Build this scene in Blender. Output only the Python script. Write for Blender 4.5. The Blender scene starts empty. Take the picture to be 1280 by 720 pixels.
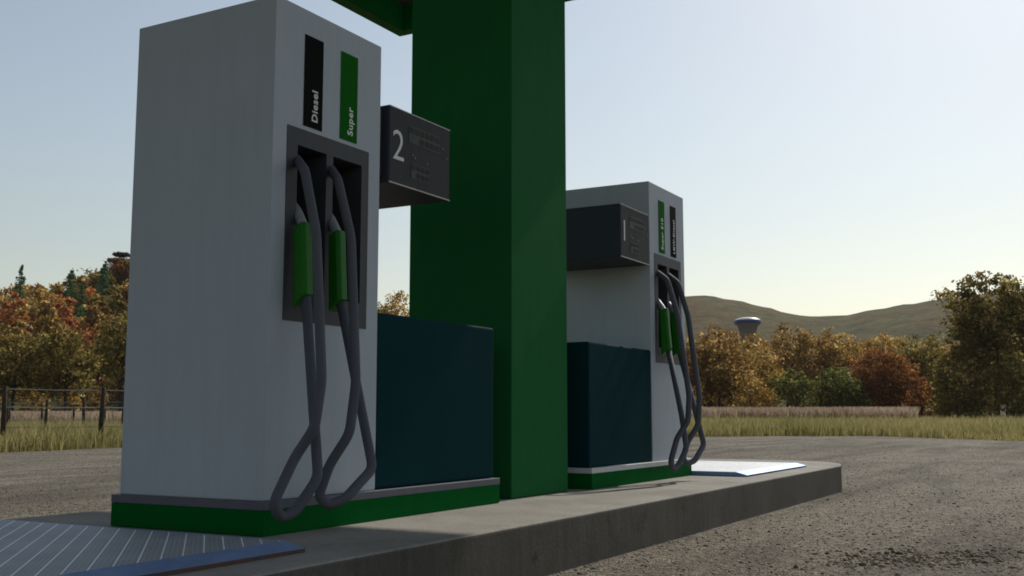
import bpy, bmesh, math, random
import numpy as np
from mathutils import Vector, Matrix
random.seed(7)
S = bpy.context.scene
COL = S.collection
R = math.radians
GZ = -0.244                       # ground level; island top is z = 0
CAM = Vector((0, 0, 0.4704)); YAW, PITCH, FPX = R(29.216), R(6.754), 1335.95

# ------------------------------------------------------------------ helpers
def link(o, parent=None):
    COL.objects.link(o)
    if parent: o.parent = parent
    return o

def tag(o, label=None, cat=None, group=None, kind=None):
    if label: o['label'] = label
    if cat: o['category'] = cat
    if group: o['group'] = group
    if kind: o['kind'] = kind
    return o

def empty(name, loc, label, cat, group=None):
    o = bpy.data.objects.new(name, None); o.empty_display_size = .2
    o.location = loc
    return tag(link(o), label, cat, group)

def mesh_obj(name, bm, mats, parent=None, smooth=False, bevel=0, seg=2):
    me = bpy.data.meshes.new(name); bm.normal_update(); bm.to_mesh(me); bm.free()
    for m in (mats if isinstance(mats, (list, tuple)) else [mats]): me.materials.append(m)
    if smooth:
        for p in me.polygons: p.use_smooth = True
    o = link(bpy.data.objects.new(name, me), parent)
    if bevel:
        b = o.modifiers.new('bevel', 'BEVEL'); b.width = bevel; b.segments = seg
        b.limit_method = 'ANGLE'; b.angle_limit = R(40); b.harden_normals = False
    return o

def quad(bm, pts, mi=0):
    f = bm.faces.new([bm.verts.new(p) for p in pts]); f.material_index = mi
    return f

def box(bm, x0, x1, y0, y1, z0, z1, mi=0):
    v = [bm.verts.new((x, y, z)) for z in (z0, z1) for y in (y0, y1) for x in (x0, x1)]
    for idx in ((0, 2, 3, 1), (4, 5, 7, 6), (0, 1, 5, 4), (2, 6, 7, 3), (0, 4, 6, 2), (1, 3, 7, 5)):
        f = bm.faces.new([v[i] for i in idx]); f.material_index = mi
    return v

def frame_of(d):
    d = d.normalized()
    a = Vector((0, 0, 1)) if abs(d.z) < .9 else Vector((1, 0, 0))
    u = d.cross(a).normalized()
    return u, d.cross(u).normalized()

def tube(bm, pts, radii, n=10, cap=True, mi=0):
    pts = [Vector(p) for p in pts]; rings = []
    u, v = frame_of(pts[1] - pts[0])
    for i, p in enumerate(pts):
        t = (pts[min(i + 1, len(pts) - 1)] - pts[max(i - 1, 0)]).normalized()
        u = (u - t * u.dot(t)).normalized(); v = t.cross(u)
        r = radii[i] if isinstance(radii, (list, tuple)) else radii
        rings.append([bm.verts.new(p + (u * math.cos(a) + v * math.sin(a)) * r)
                      for a in [2 * math.pi * k / n for k in range(n)]])
    for a, b in zip(rings, rings[1:]):
        for k in range(n):
            f = bm.faces.new((a[k], a[(k + 1) % n], b[(k + 1) % n], b[k])); f.material_index = mi; f.smooth = True
    if cap:
        bm.faces.new(rings[0][::-1]); bm.faces.new(rings[-1])

def rounded(pts, r=.05, n=5):
    pts = [Vector(p) for p in pts]; out = [pts[0]]
    for a, b, c in zip(pts, pts[1:], pts[2:]):
        d1, d2 = (a - b), (c - b)
        k = min(r, d1.length * .42, d2.length * .42)
        p, q = b + d1.normalized() * k, b + d2.normalized() * k
        for i in range(n + 1):
            t = i / n
            out.append(p * (1 - t) ** 2 + b * 2 * t * (1 - t) + q * t * t)
    out.append(pts[-1])
    return out

# ------------------------------------------------------------------ materials
def nt_new(name):
    m = bpy.data.materials.new(name); m.use_nodes = True
    nt = m.node_tree; b = nt.nodes['Principled BSDF']
    return m, nt, b

def node(nt, t, **kw):
    n = nt.nodes.new(t)
    for k, v in kw.items(): setattr(n, k, v)
    return n

def noise(nt, co, scale, detail=4, rough=.55, dist=0):
    n = node(nt, 'ShaderNodeTexNoise'); n.inputs['Scale'].default_value = scale
    n.inputs['Detail'].default_value = detail; n.inputs['Roughness'].default_value = rough
    n.inputs['Distortion'].default_value = dist
    nt.links.new(co, n.inputs['Vector']); return n.outputs['Fac']

def ramp(nt, fac, stops):
    r = node(nt, 'ShaderNodeValToRGB'); e = r.color_ramp.elements
    while len(e) < len(stops): e.new(.5)
    for el, (p, c) in zip(e, stops):
        el.position = p; el.color = (*c, 1) if len(c) == 3 else c
    nt.links.new(fac, r.inputs['Fac']); return r.outputs['Color']

def mixc(nt, fac, a, b, mode='MIX'):
    m = node(nt, 'ShaderNodeMix', data_type='RGBA', blend_type=mode)
    for s, v in ((0, fac), (6, a), (7, b)):
        if hasattr(v, 'links') or hasattr(v, 'is_linked'): nt.links.new(v, m.inputs[s])
        elif s == 0: m.inputs[0].default_value = v
        else: m.inputs[s].default_value = (*v, 1)
    return m.outputs[2]

def coords(nt, kind='Object'):
    return node(nt, 'ShaderNodeTexCoord').outputs[kind]

def scaled(nt, co, s):
    m = node(nt, 'ShaderNodeMapping'); m.inputs['Scale'].default_value = s
    nt.links.new(co, m.inputs['Vector']); return m.outputs['Vector']

def bump(nt, b, fac, strength, dist):
    n = node(nt, 'ShaderNodeBump'); n.inputs['Strength'].default_value = strength
    n.inputs['Distance'].default_value = dist
    nt.links.new(fac, n.inputs['Height']); nt.links.new(n.outputs[0], b.inputs['Normal'])
    return n

def paint(name, c, rough=.5, metal=0, var=.08, grime=.25, spec=.4, bmp=.06):
    """painted sheet: slight patchiness, streaks of dirt, faint orange peel"""
    m, nt, b = nt_new(name); co = coords(nt)
    f1 = noise(nt, co, 3.1, 5, .6)
    c1 = mixc(nt, f1, tuple(x * (1 - var) for x in c), tuple(min(1, x * (1 + var)) for x in c))
    f2 = noise(nt, scaled(nt, co, (9, 9, .8)), 2.2, 6, .65)
    g = ramp(nt, f2, [(.46, (0, 0, 0)), (.78, (grime,) * 3)])
    gm = node(nt, 'ShaderNodeRGBToBW'); nt.links.new(g, gm.inputs[0])
    c2 = mixc(nt, gm.outputs[0], c1, tuple(x * .55 + .012 for x in c))
    nt.links.new(c2, b.inputs['Base Color'])
    b.inputs['Metallic'].default_value = metal
    b.inputs['Specular IOR Level'].default_value = spec
    rr = node(nt, 'ShaderNodeMapRange'); rr.inputs[3].default_value = rough - .1; rr.inputs[4].default_value = rough + .14
    nt.links.new(f2, rr.inputs[0]); nt.links.new(rr.outputs[0], b.inputs['Roughness'])
    bump(nt, b, noise(nt, co, 160, 3), bmp, .002)
    return m

M = {}
M['white'] = paint('white_paint', (.43, .475, .515), .7, var=.06, grime=.14, spec=.25)
M['green'] = paint('green_paint', (.001, .1, .016), .7, var=.1, grime=.15, spec=.03)
M['green_col'] = paint('green_column_paint', (.0095, .118, .03), .7, var=.12, grime=.25, spec=.07)
M['canopy_lip'] = paint('green_canopy_lip_paint', (.008, .085, .006), .6, spec=.1)
M['fascia'] = paint('green_fascia_paint', (.006, .19, .045), .6, spec=.1)
M['teal'] = paint('petrol_blue_paint', (.002, .032, .038), .7, var=.12, grime=.1, spec=.04)
M['grey_trim'] = paint('grey_trim_paint', (.105, .11, .135), .55, spec=.3)
M['light_trim'] = paint('light_trim_paint', (.55, .56, .56), .5)
M['dark_frame'] = paint('anthracite_plastic', (.05, .052, .058), .55, spec=.3)
M['bay'] = paint('dark_bay_plastic', (.045, .047, .055), .65, spec=.15)
M['display'] = paint('dark_display_metal', (.043, .048, .066), .5, var=.1, spec=.15)
M['display_face'] = paint('display_front_panel', (.055, .055, .057), .6, var=.06, spec=.1)
M['screen'] = paint('lcd_screen', (.075, .08, .075), .5, var=.1, spec=.1)
M['segment'] = paint('lcd_segment', (.045, .05, .045), .6, spec=.05)
M['edge'] = paint('bare_metal_edge', (.32, .3, .28), .4, metal=.6)
M['button'] = paint('dull_button_metal', (.2, .2, .2), .5)
M['black'] = paint('black_label_film', (.005, .005, .005), .8, spec=.08)
M['green_label'] = paint('green_label_film', (.002, .11, .003), .75, spec=.08)
M['letter'] = paint('white_lettering', (.72, .72, .7), .5, var=.02, grime=.1)
M['hose'] = paint('hose_rubber', (.1, .102, .12), .68, var=.15, grime=.2, spec=.15, bmp=.12)
M['grip'] = paint('green_grip_plastic', (.01, .15, .004), .5, var=.1, spec=.25)
M['spout'] = paint('grey_spout_metal', (.5, .5, .52), .35, metal=.5)
M['ceiling'] = paint('brown_canopy_ceiling', (.075, .06, .054), .7)

def concrete():
    m, nt, b = nt_new('island_concrete'); co = coords(nt)
    f1 = noise(nt, co, 1.7, 8, .62, .3)
    c = ramp(nt, f1, [(.3, (.21, .196, .17)), (.5, (.285, .268, .235)), (.7, (.345, .325, .29))])
    f2 = noise(nt, scaled(nt, co, (11, 11, 1.2)), 1.5, 6, .7)          # run-down streaks, laid over the painted side shade
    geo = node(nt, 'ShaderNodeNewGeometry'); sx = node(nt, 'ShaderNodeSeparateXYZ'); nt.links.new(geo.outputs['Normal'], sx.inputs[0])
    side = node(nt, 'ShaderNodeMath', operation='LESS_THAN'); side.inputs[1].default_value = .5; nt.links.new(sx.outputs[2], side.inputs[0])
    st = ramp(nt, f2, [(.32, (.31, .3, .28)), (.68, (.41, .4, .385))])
    c = mixc(nt, side.outputs[0], c, mixc(nt, 1.0, c, st, 'MULTIPLY'))  # side faces darkened in the base colour to stand in for shade
    f3 = noise(nt, co, 60, 4, .7)
    c = mixc(nt, 1.0, c, ramp(nt, f3, [(.3, (.78, .78, .77)), (.6, (1, 1, 1))]), 'MULTIPLY')
    f4 = noise(nt, co, 4.5, 5, .7)                                       # oil stains
    c = mixc(nt, 1.0, c, ramp(nt, f4, [(.28, (.55, .53, .5)), (.4, (1, 1, 1))]), 'MULTIPLY')
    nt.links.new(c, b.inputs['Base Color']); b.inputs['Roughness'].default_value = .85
    b.inputs['Specular IOR Level'].default_value = .25
    mx = node(nt, 'ShaderNodeMath', operation='ADD'); nt.links.new(noise(nt, co, 45, 6, .7), mx.inputs[0]); nt.links.new(f2, mx.inputs[1])
    bump(nt, b, mx.outputs[0], .35, .008)
    return m
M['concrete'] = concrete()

def gravel_mat():
    m, nt, b = nt_new('gravel_dirt'); co = coords(nt)
    v = node(nt, 'ShaderNodeTexVoronoi'); v.inputs['Scale'].default_value = 75; nt.links.new(co, v.inputs['Vector'])
    v2 = node(nt, 'ShaderNodeTexVoronoi'); v2.inputs['Scale'].default_value = 30; nt.links.new(co, v2.inputs['Vector'])
    big = noise(nt, co, .45, 6, .6, .4)
    base = ramp(nt, big, [(.32, (.16, .143, .117)), (.5, (.213, .193, .159)), (.68, (.255, .234, .195))])
    bw = node(nt, 'ShaderNodeRGBToBW'); nt.links.new(v.outputs['Color'], bw.inputs[0])
    st = ramp(nt, bw.outputs[0], [(.12, (.42, .41, .4)), (.5, (.95, .94, .91)), (.85, (1.7, 1.66, 1.56))])
    c = mixc(nt, 1.0, base, st, 'MULTIPLY')
    bw2 = node(nt, 'ShaderNodeRGBToBW'); nt.links.new(v2.outputs['Color'], bw2.inputs[0])
    c = mixc(nt, 1.0, c, ramp(nt, bw2.outputs[0], [(.2, (.72, .71, .7)), (.6, (1.05, 1.04, 1.02))]), 'MULTIPLY')
    # wheel tracks and damp bands running across the yard
    trk = noise(nt, scaled(nt, co, (.16, 1.3, 1)), 1.2, 5, .6, .5)
    c = mixc(nt, 1.0, c, ramp(nt, trk, [(.36, (.66, .65, .65)), (.52, (1, 1, 1)), (.7, (1.12, 1.1, 1.07))]), 'MULTIPLY')
    nt.links.new(c, b.inputs['Base Color']); b.inputs['Roughness'].default_value = .92
    b.inputs['Specular IOR Level'].default_value = .15
    a = node(nt, 'ShaderNodeMath', operation='ADD'); nt.links.new(v.outputs['Distance'], a.inputs[0]); nt.links.new(noise(nt, co, 9, 6, .7), a.inputs[1])
    n = bump(nt, b, a.outputs[0], .75, .022); n.invert = False
    return m
M['gravel'] = gravel_mat()

def gain(nt, c, k):
    h = node(nt, 'ShaderNodeHueSaturation'); h.inputs['Value'].default_value = k; nt.links.new(c, h.inputs['Color']); return h.outputs[0]

def plain(name, stops, scale=3, rough=.9, det=5, spec=.2, trans=0, island=False, bmp=0):
    m, nt, b = nt_new(name); co = coords(nt)
    f = noise(nt, co, scale, det, .6)
    if island:
        g = node(nt, 'ShaderNodeNewGeometry')
        a = node(nt, 'ShaderNodeMath', operation='MULTIPLY_ADD'); a.inputs[1].default_value = .5
        nt.links.new(g.outputs['Random Per Island'], a.inputs[0])
        s = node(nt, 'ShaderNodeMath', operation='MULTIPLY_ADD'); s.inputs[1].default_value = 1.3; s.inputs[2].default_value = -.4
        nt.links.new(f, s.inputs[0]); nt.links.new(s.outputs[0], a.inputs[2]); f = a.outputs[0]
    c = ramp(nt, f, stops)
    nt.links.new(c, b.inputs['Base Color']); b.inputs['Roughness'].default_value = rough
    b.inputs['Specular IOR Level'].default_value = spec
    if bmp: bump(nt, b, noise(nt, co, scale * 12, 5), bmp, .02)
    if trans:
        t = node(nt, 'ShaderNodeBsdfTranslucent'); nt.links.new(gain(nt, c, 1.7), t.inputs['Color'])
        mx = node(nt, 'ShaderNodeMixShader'); mx.inputs[0].default_value = trans
        out = [n for n in nt.nodes if n.type == 'OUTPUT_MATERIAL'][0]
        nt.links.new(b.outputs[0], mx.inputs[1]); nt.links.new(t.outputs[0], mx.inputs[2]); nt.links.new(mx.outputs[0], out.inputs[0])
    return m

def leaf(name, cs, scale=.45):
    return plain(name, [(.1, cs[0]), (.5, cs[1]), (.88, cs[2])], scale, .7, 4, .25, .5, True)
LEAF = dict(
    gold=leaf('gold_leaves', ((.125, .07, .012), (.24, .145, .03), (.68, .5, .2))),
    brown=leaf('brown_leaves', ((.1, .052, .010), (.168, .092, .02), (.54, .38, .15))),
    rust=leaf('rust_leaves', ((.105, .04, .012), (.165, .064, .019), (.4, .2, .07))),
    olive=leaf('olive_leaves', ((.068, .056, .011), (.118, .09, .018), (.42, .34, .12))),
    green=leaf('green_leaves', ((.044, .05, .010), (.076, .08, .017), (.26, .26, .08))),
    dark=leaf('dark_olive_leaves', ((.068, .052, .011), (.115, .085, .017), (.38, .3, .1))),
    orange=leaf('orange_leaves', ((.2, .068, .019), (.34, .12, .038), (.5, .25, .1))),
    conifer=leaf('conifer_needles', ((.022, .06, .022), (.042, .105, .038), (.085, .17, .065))),
    cedar=leaf('cedar_needles', ((.012, .018, .012), (.02, .028, .017), (.03, .04, .022))),
)
M['bark'] = plain('bark', [(.3, (.03, .024, .018)), (.7, (.075, .06, .045))], 6, .95, bmp=.4)
M['post'] = plain('weathered_post_wood', [(.3, (.03, .023, .015)), (.7, (.065, .05, .035))], 5, .9, bmp=.4)
M['wire'] = plain('fence_wire', [(.3, (.2, .18, .165)), (.7, (.3, .28, .26))], 5, .6)
M['grass'] = plain('meadow_grass_blades', [(.15, (.135, .128, .045)), (.5, (.228, .2, .08)), (.9, (.36, .29, .145))], .12, .85, 4, .15, .45, True)
M['stalk'] = plain('dry_crop_stalks', [(.15, (.26, .19, .135)), (.5, (.36, .275, .2)), (.9, (.46, .37, .28))], .1, .9, 3, .1, .3, True)
M['field'] = plain('field_soil', [(.3, (.055, .06, .018)), (.55, (.095, .085, .03)), (.8, (.13, .105, .05))], .05, .95, 7)
def hill_mat():
    m, nt, b = nt_new('hill_scrub'); co = coords(nt)
    f = noise(nt, co, .012, 8, .68, .4); g = noise(nt, co, .09, 6, .75)
    c = ramp(nt, f, [(.34, (.06, .066, .028)), (.47, (.1, .098, .04)), (.57, (.125, .085, .034)), (.7, (.072, .075, .032))])
    c = mixc(nt, 1.0, c, ramp(nt, g, [(.32, (.4, .4, .36)), (.6, (1.2, 1.17, 1.08))]), 'MULTIPLY')
    nt.links.new(c, b.inputs['Base Color']); b.inputs['Roughness'].default_value = .95
    b.inputs['Specular IOR Level'].default_value = .1
    bump(nt, b, g, 1, 4); return m
M['hill'] = hill_mat()
M['pebble'] = plain('pebbles', [(.1, (.13, .113, .088)), (.45, (.22, .195, .158)), (.8, (.34, .31, .255))], 2, .9, 3, .2, 0, True)
M['clod'] = plain('soil_clods', [(.2, (.1, .08, .055)), (.5, (.19, .16, .118)), (.85, (.32, .275, .21))], 3, .95, 3, .1, 0, True)

def plate_mat():
    m, nt, b = nt_new('galvanised_grating'); co = coords(nt)
    sp = node(nt, 'ShaderNodeSeparateXYZ'); nt.links.new(co, sp.inputs[0])
    def stripes(src, period, lo, hi):
        d = node(nt, 'ShaderNodeMath', operation='DIVIDE'); d.inputs[1].default_value = period; nt.links.new(src, d.inputs[0])
        fr = node(nt, 'ShaderNodeMath', operation='FRACT'); nt.links.new(d.outputs[0], fr.inputs[0])
        r = node(nt, 'ShaderNodeMapRange'); r.interpolation_type = 'SMOOTHSTEP'
        pp = node(nt, 'ShaderNodeMath', operation='PINGPONG'); pp.inputs[1].default_value = .5; nt.links.new(fr.outputs[0], pp.inputs[0])
        r.inputs[1].default_value = lo; r.inputs[2].default_value = hi; nt.links.new(pp.outputs[0], r.inputs[0])
        return r.outputs[0]
    df = node(nt, 'ShaderNodeMath', operation='SUBTRACT'); nt.links.new(sp.outputs[0], df.inputs[0]); nt.links.new(sp.outputs[1], df.inputs[1])
    diag = stripes(df.outputs[0], .0892, .455, .475)      # raised diagonal bars, lighter zinc
    gx = stripes(sp.outputs[0], .022, .25, .4); gy = stripes(sp.outputs[1], .022, .25, .4)
    mxg = node(nt, 'ShaderNodeMath', operation='MAXIMUM'); nt.links.new(gx, mxg.inputs[0]); nt.links.new(gy, mxg.inputs[1])
    base = ramp(nt, noise(nt, co, 4, 6, .65), [(.3, (.36, .385, .42)), (.7, (.47, .49, .52))])
    c = mixc(nt, mxg.outputs[0], mixc(nt, 1.0, base, (.5, .5, .5), 'MULTIPLY'), base)
    c = mixc(nt, diag, c, (.9, .93, .92))
    nt.links.new(c, b.inputs['Base Color']); b.inputs['Metallic'].default_value = .9; b.inputs['Roughness'].default_value = .62
    ad = node(nt, 'ShaderNodeMath', operation='ADD'); nt.links.new(mxg.outputs[0], ad.inputs[0]); nt.links.new(diag, ad.inputs[1])
    bump(nt, b, ad.outputs[0], .35, .003)
    return m
M['grate'] = plate_mat()
def edge_mat():
    m, nt, b = nt_new('blue_plate_rim'); co = coords(nt)
    c = ramp(nt, noise(nt, co, 9, 6, .7), [(.3, (.2, .31, .52)), (.6, (.27, .39, .62)), (.75, (.33, .43, .58))])
    nt.links.new(c, b.inputs['Base Color']); b.inputs['Metallic'].default_value = .9; b.inputs['Roughness'].default_value = .62
    return m
M['rim'] = edge_mat()
M['rust'] = plain('rusty_plate_edge', [(.4, (.07, .065, .07)), (.62, (.13, .06, .03))], 7, .8)
M['tank_white'] = paint('tank_white_paint', (.75, .75, .72), .35)
M['tank_blue'] = paint('tank_blue_paint', (.035, .045, .2), .4)
M['tank_grey'] = paint('tank_grey_paint', (.16, .15, .145), .7)

# ------------------------------------------------------------------ text
def text_obj(name, s, size, mat, parent, loc, rot, bold=0.0, extrude=.0006, space=1.0):
    cu = bpy.data.curves.new(name, 'FONT'); cu.body = s; cu.size = size; cu.offset = bold; cu.extrude = extrude
    cu.resolution_u = 3; cu.space_character = space
    tmp = bpy.data.objects.new('tmp', cu); COL.objects.link(tmp)
    dg = bpy.context.evaluated_depsgraph_get(); dg.update()
    me = bpy.data.meshes.new_from_object(tmp.evaluated_get(dg))
    bpy.data.objects.remove(tmp); bpy.data.curves.remove(cu)
    me.name = name; me.materials.clear(); me.materials.append(mat)
    o = link(bpy.data.objects.new(name, me), parent); o.location = loc; o.rotation_euler = rot
    return o

# ------------------------------------------------------------------ fuel pump
HOSE_A = [(.205, .06, 1.56), (.17, .02, 1.54), (.084, -.1, 1.461), (.062, -.185, 1.192), (-.013, -.29, .602), (-.048, -.289, .42), (-.07, -.215, .309),
          (-.168, -.2, .143), (-.109, -.19, .085), (-.055, -.21, .106), (.033, -.245, .23), (.042, -.21, .465), (.126, -.085, .95)]
HOSE_B = [(.43, .06, 1.565), (.395, .02, 1.545), (.286, -.11, 1.459), (.287, -.185, 1.205), (.2, -.29, .598), (.165, -.29, .396), (.138, -.215, .275),
          (.105, -.19, .154), (.138, -.21, .116), (.194, -.248, .137), (.356, -.264, .251), (.351, -.085, .95)]

def prism(bm, poly_lo, poly_hi):
    a = [bm.verts.new(p) for p in poly_lo]; b = [bm.verts.new(p) for p in poly_hi]; n = len(a)
    for i in range(n): bm.faces.new((a[i], a[(i + 1) % n], b[(i + 1) % n], b[i]))
    bm.faces.new(a[::-1]); bm.faces.new(b)

def make_pump(x0, y0, side, label, number, signs, trim):
    """x0,y0: front left body corner. side +1: petrol blue cabinet to the right (+X), -1: to the left."""
    W, D, H, T = .73, .81, 2.2, 1.07                  # body, cabinet length
    p = empty('fuel_pump', (x0, y0, 0), label, 'fuel pump', 'fuel pumps on the kerb island')
    hx0, hx1, hz0, hz1 = .084, .642, .853, 1.668        # holster cut-out
    zs, zh = .132, H
    # --- lower body with a hole for the nozzle panel
    bm = bmesh.new()
    v = {}
    def V(x, y, z):
        k = (round(x, 5), round(y, 5), round(z, 5))
        if k not in v: v[k] = bm.verts.new((x, y, z))
        return v[k]
    def F(*pts): bm.faces.new([V(*q) for q in pts])
    F((0, D, zs), (0, D, zh), (W, D, zh), (W, D, zs)); F((0, 0, zs), (0, 0, zh), (0, D, zh), (0, D, zs))
    F((W, 0, zs), (W, D, zs), (W, D, zh), (W, 0, zh)); F((0, 0, zh), (W, 0, zh), (W, D, zh), (0, D, zh)); F((0, 0, zs), (0, D, zs), (W, D, zs), (W, 0, zs))
    a, b2 = .012, .012
    F((0, 0, zs), (W, 0, zs), (hx1 - a, 0, hz0 + b2), (hx0 + a, 0, hz0 + b2)); F((W, 0, zs), (W, 0, zh), (hx1 - a, 0, hz1 - b2), (hx1 - a, 0, hz0 + b2))
    F((W, 0, zh), (0, 0, zh), (hx0 + a, 0, hz1 - b2), (hx1 - a, 0, hz1 - b2)); F((0, 0, zh), (0, 0, zs), (hx0 + a, 0, hz0 + b2), (hx0 + a, 0, hz1 - b2))
    mesh_obj('housing', bm, M['white'], p, bevel=.006)
    # --- nozzle panel: front ring with two bays
    bm = bmesh.new()
    y = -.003; dp = .24
    bays = [(.150, .340), (.385, .590)]; bz0, bz1 = .965, 1.595
    xs = [hx0, bays[0][0], bays[0][1], bays[1][0], bays[1][1], hx1]
    zsb = [hz0, bz0, bz1, hz1]
    for i in range(5):
        for j in range(3):
            if j == 1 and i in (1, 3): continue
            quad(bm, [(xs[i], y, zsb[j]), (xs[i + 1], y, zsb[j]), (xs[i + 1], y, zsb[j + 1]), (xs[i], y, zsb[j + 1])])
    for (c, d) in ((hx0, hx1),):
        quad(bm, [(c, y, hz0), (c, y, hz1), (c, .02, hz1), (c, .02, hz0)]); quad(bm, [(d, y, hz0), (d, .02, hz0), (d, .02, hz1), (d, y, hz1)])
        quad(bm, [(c, y, hz1), (d, y, hz1), (d, .02, hz1), (c, .02, hz1)]); quad(bm, [(c, y, hz0), (c, .02, hz0), (d, .02, hz0), (d, y, hz0)])
    bmesh.ops.remove_doubles(bm, verts=bm.verts, dist=1e-5)
    panel = mesh_obj('nozzle_panel', bm, M['dark_frame'], p, bevel=.003)
    for (c, d) in bays:
        bm = bmesh.new()
        quad(bm, [(c, y, bz0), (c, dp, bz0 + .05), (c, dp, bz1), (c, y, bz1)]); quad(bm, [(d, y, bz0), (d, y, bz1), (d, dp, bz1), (d, dp, bz0 + .05)])
        quad(bm, [(c, dp, bz0 + .05), (d, dp, bz0 + .05), (d, dp, bz1), (c, dp, bz1)])
        quad(bm, [(c, y, bz1), (c, dp, bz1), (d, dp, bz1), (d, y, bz1)]); quad(bm, [(c, y, bz0), (d, y, bz0), (d, dp, bz0 + .05), (c, dp, bz0 + .05)])
        mesh_obj('nozzle_bay', bm, M['bay'], panel)
    # --- product signs with upright lettering
    for (sx0, sx1), (txt, mat, lab, sz) in zip(((.182, .306), (.428, .551)), signs):
        bm = bmesh.new(); box(bm, sx0, sx1, -.0032, -.0005, 1.685 + .002, 2.088)
        s = mesh_obj('product_sign', bm, M[mat], p, bevel=.0015); s['label'] = lab
        text_obj('lettering', txt, sz, M['letter'], s, (sx0 + .089, -.0036, 1.714), (R(90), R(-90), 0), bold=.0011, space=1.08)
    # --- hoses and nozzles
    for pts, ox in ((HOSE_A, 0), (HOSE_B, .225)):
        bm = bmesh.new(); tube(bm, rounded(pts, .035, 4), .0205, 10); mesh_obj('fuel_hose', bm, M['hose'], p, smooth=True)
        xa, xb = .103 + ox, .162 + ox
        def sect(yb, yf, z, z2, sh=0):   # eight-sided grip section; z at the back, z2 at the front
            c = .014; xa, xb = .106 + ox + sh, .17 + ox + sh
            return [(xa + c, yf, z2), (xb - c, yf, z2), (xb, yf + c, z2), (xb, yb - c, z), (xb - c, yb, z), (xa + c, yb, z), (xa, yb - c, z), (xa, yf + c, z2)]
        noz = bmesh.new(); prism(noz, sect(-.04, -.112, .906, .952, -.018), sect(-.018, -.08, 1.236, 1.256))
        n = mesh_obj('fuel_nozzle', noz, M['grip'], p, bevel=.004)
        bm = bmesh.new()
        tube(bm, rounded([(.138 + ox, -.05, 1.22), (.142 + ox, -.045, 1.25), (.174 + ox, .015, 1.32), (.19 + ox, .12, 1.42)], .03, 4), [.027] * 3 + [.021] * 9, 12)
        mesh_obj('spout', bm, M['spout'], n, smooth=True)
    # --- petrol blue side cabinet
    cx0, cx1 = (W + .002, W + T) if side > 0 else (-T, -.002)
    bm = bmesh.new(); box(bm, cx0, cx1, .003, D - .003, .134, .939)
    mesh_obj('side_cabinet', bm, M['teal'], p, bevel=.012, seg=3)
    # --- plinth and trim under both
    bx0, bx1 = (-.022, W + T + .02) if side > 0 else (-T - .02, W + .022)
    bm = bmesh.new(); box(bm, bx0, bx1, -.022, D + .022, 0, .098); mesh_obj('plinth', bm, M['green'], p, bevel=.003)
    bm = bmesh.new(); box(bm, bx0 - .0015, bx1 + .0015, -.0235, D + .0235, .0985, .132); mesh_obj('plinth_trim', bm, M[trim], p, bevel=.003)
    # --- display head on the inner side
    dx0, dx1 = (W + .055, W + .59) if side > 0 else (-.565, -.045)
    dz0, dz1, fy = 1.558, 1.932, -.008
    bm = bmesh.new(); box(bm, dx0, dx1, fy, D + .008, dz0, dz1)
    dsp = mesh_obj('display_head', bm, M['display'], p, bevel=.004)
    g0, g1 = (W - .001, dx0 + .004) if side > 0 else (dx1 - .004, .001)
    bm = bmesh.new(); box(bm, g0, g1, .03, D - .1, dz0 + .03, dz1 - .02)
    mesh_obj('mounting_bracket', bm, M['bay'], dsp)
    w, hgt = dx1 - dx0, dz1 - dz0
    bm = bmesh.new(); box(bm, dx0 + .006, dx1 - .006, fy - .004, fy + .001, dz0 + .007, dz1 - .007)
    mesh_obj('front_panel', bm, M['display_face'], dsp)
    bm = bmesh.new(); box(bm, dx0 + .002, dx1 - .002, fy - .0055, fy + .002, dz0 + .0005, dz0 + .0062); mesh_obj('edge_strip', bm, M['edge'], dsp)
    bm = bmesh.new(); box(bm, dx0 + .002, dx1 - .002, fy - .0055, fy + .002, dz1 - .0055, dz1 - .0005); mesh_obj('edge_strip', bm, M['edge'], dsp)
    text_obj('pump_number', number, .212, M['letter'], dsp, (dx0 + (.022 if number == '2' else .012), fy - .0055, dz1 - .255), (R(90), 0, 0), bold=-.001)
    f2 = fy - .004
    def screen(u0, u1, t0, t1, cols, rows):
        bm = bmesh.new(); box(bm, dx0 + u0 * w, dx0 + u1 * w, f2 - .002, f2 + .001, dz1 - t1 * hgt, dz1 - t0 * hgt)
        sc = mesh_obj('display_screen', bm, M['screen'], dsp)
        bm = bmesh.new()
        for r in range(rows):
            for c in range(cols):
                if r == 1 and c < cols // 3: continue
                a0, a1 = u0 + (u1 - u0) * (c + .14) / cols, u0 + (u1 - u0) * (c + .86) / cols
                e0, e1 = t0 + (t1 - t0) * (r + .16) / rows, t0 + (t1 - t0) * (r + .8) / rows
                X0, X1, Z1, Z0 = dx0 + a0 * w, dx0 + a1 * w, dz1 - e0 * hgt, dz1 - e1 * hgt
                t = (X1 - X0) * .2; m_ = (Z0 + Z1) / 2
                for bb in ((X0, X0 + t, Z0, Z1), (X1 - t, X1, Z0, Z1), (X0 + t, X1 - t, Z1 - t, Z1), (X0 + t, X1 - t, Z0, Z0 + t), (X0 + t, X1 - t, m_ - t / 2, m_ + t / 2)):
                    box(bm, bb[0], bb[1], f2 - .003, f2 - .0019, bb[2], bb[3])
        mesh_obj('digits', bm, M['segment'], sc)
    screen(.30, .80, .17, .4, 6, 2); screen(.34, .64, .66, .86, 4, 2)
    for (u, t) in ((.4, .58), (.6, .6), (.93, .43), (.86, .31), (.36, .55)):
        bm = bmesh.new(); c0 = Vector((dx0 + u * w, f2 - .002, dz1 - t * hgt))
        tube(bm, [c0 + Vector((0, .003, 0)), c0 + Vector((0, -.002, 0))], .005, 8); mesh_obj('button', bm, M['button'], dsp)
    # blank back door and latch on the far side
    bm = bmesh.new(); box(bm, .06, W - .06, D + .001, D + .01, .3, 1.6); mesh_obj('service_door', bm, M['white'], p, bevel=.004)
    return p

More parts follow.
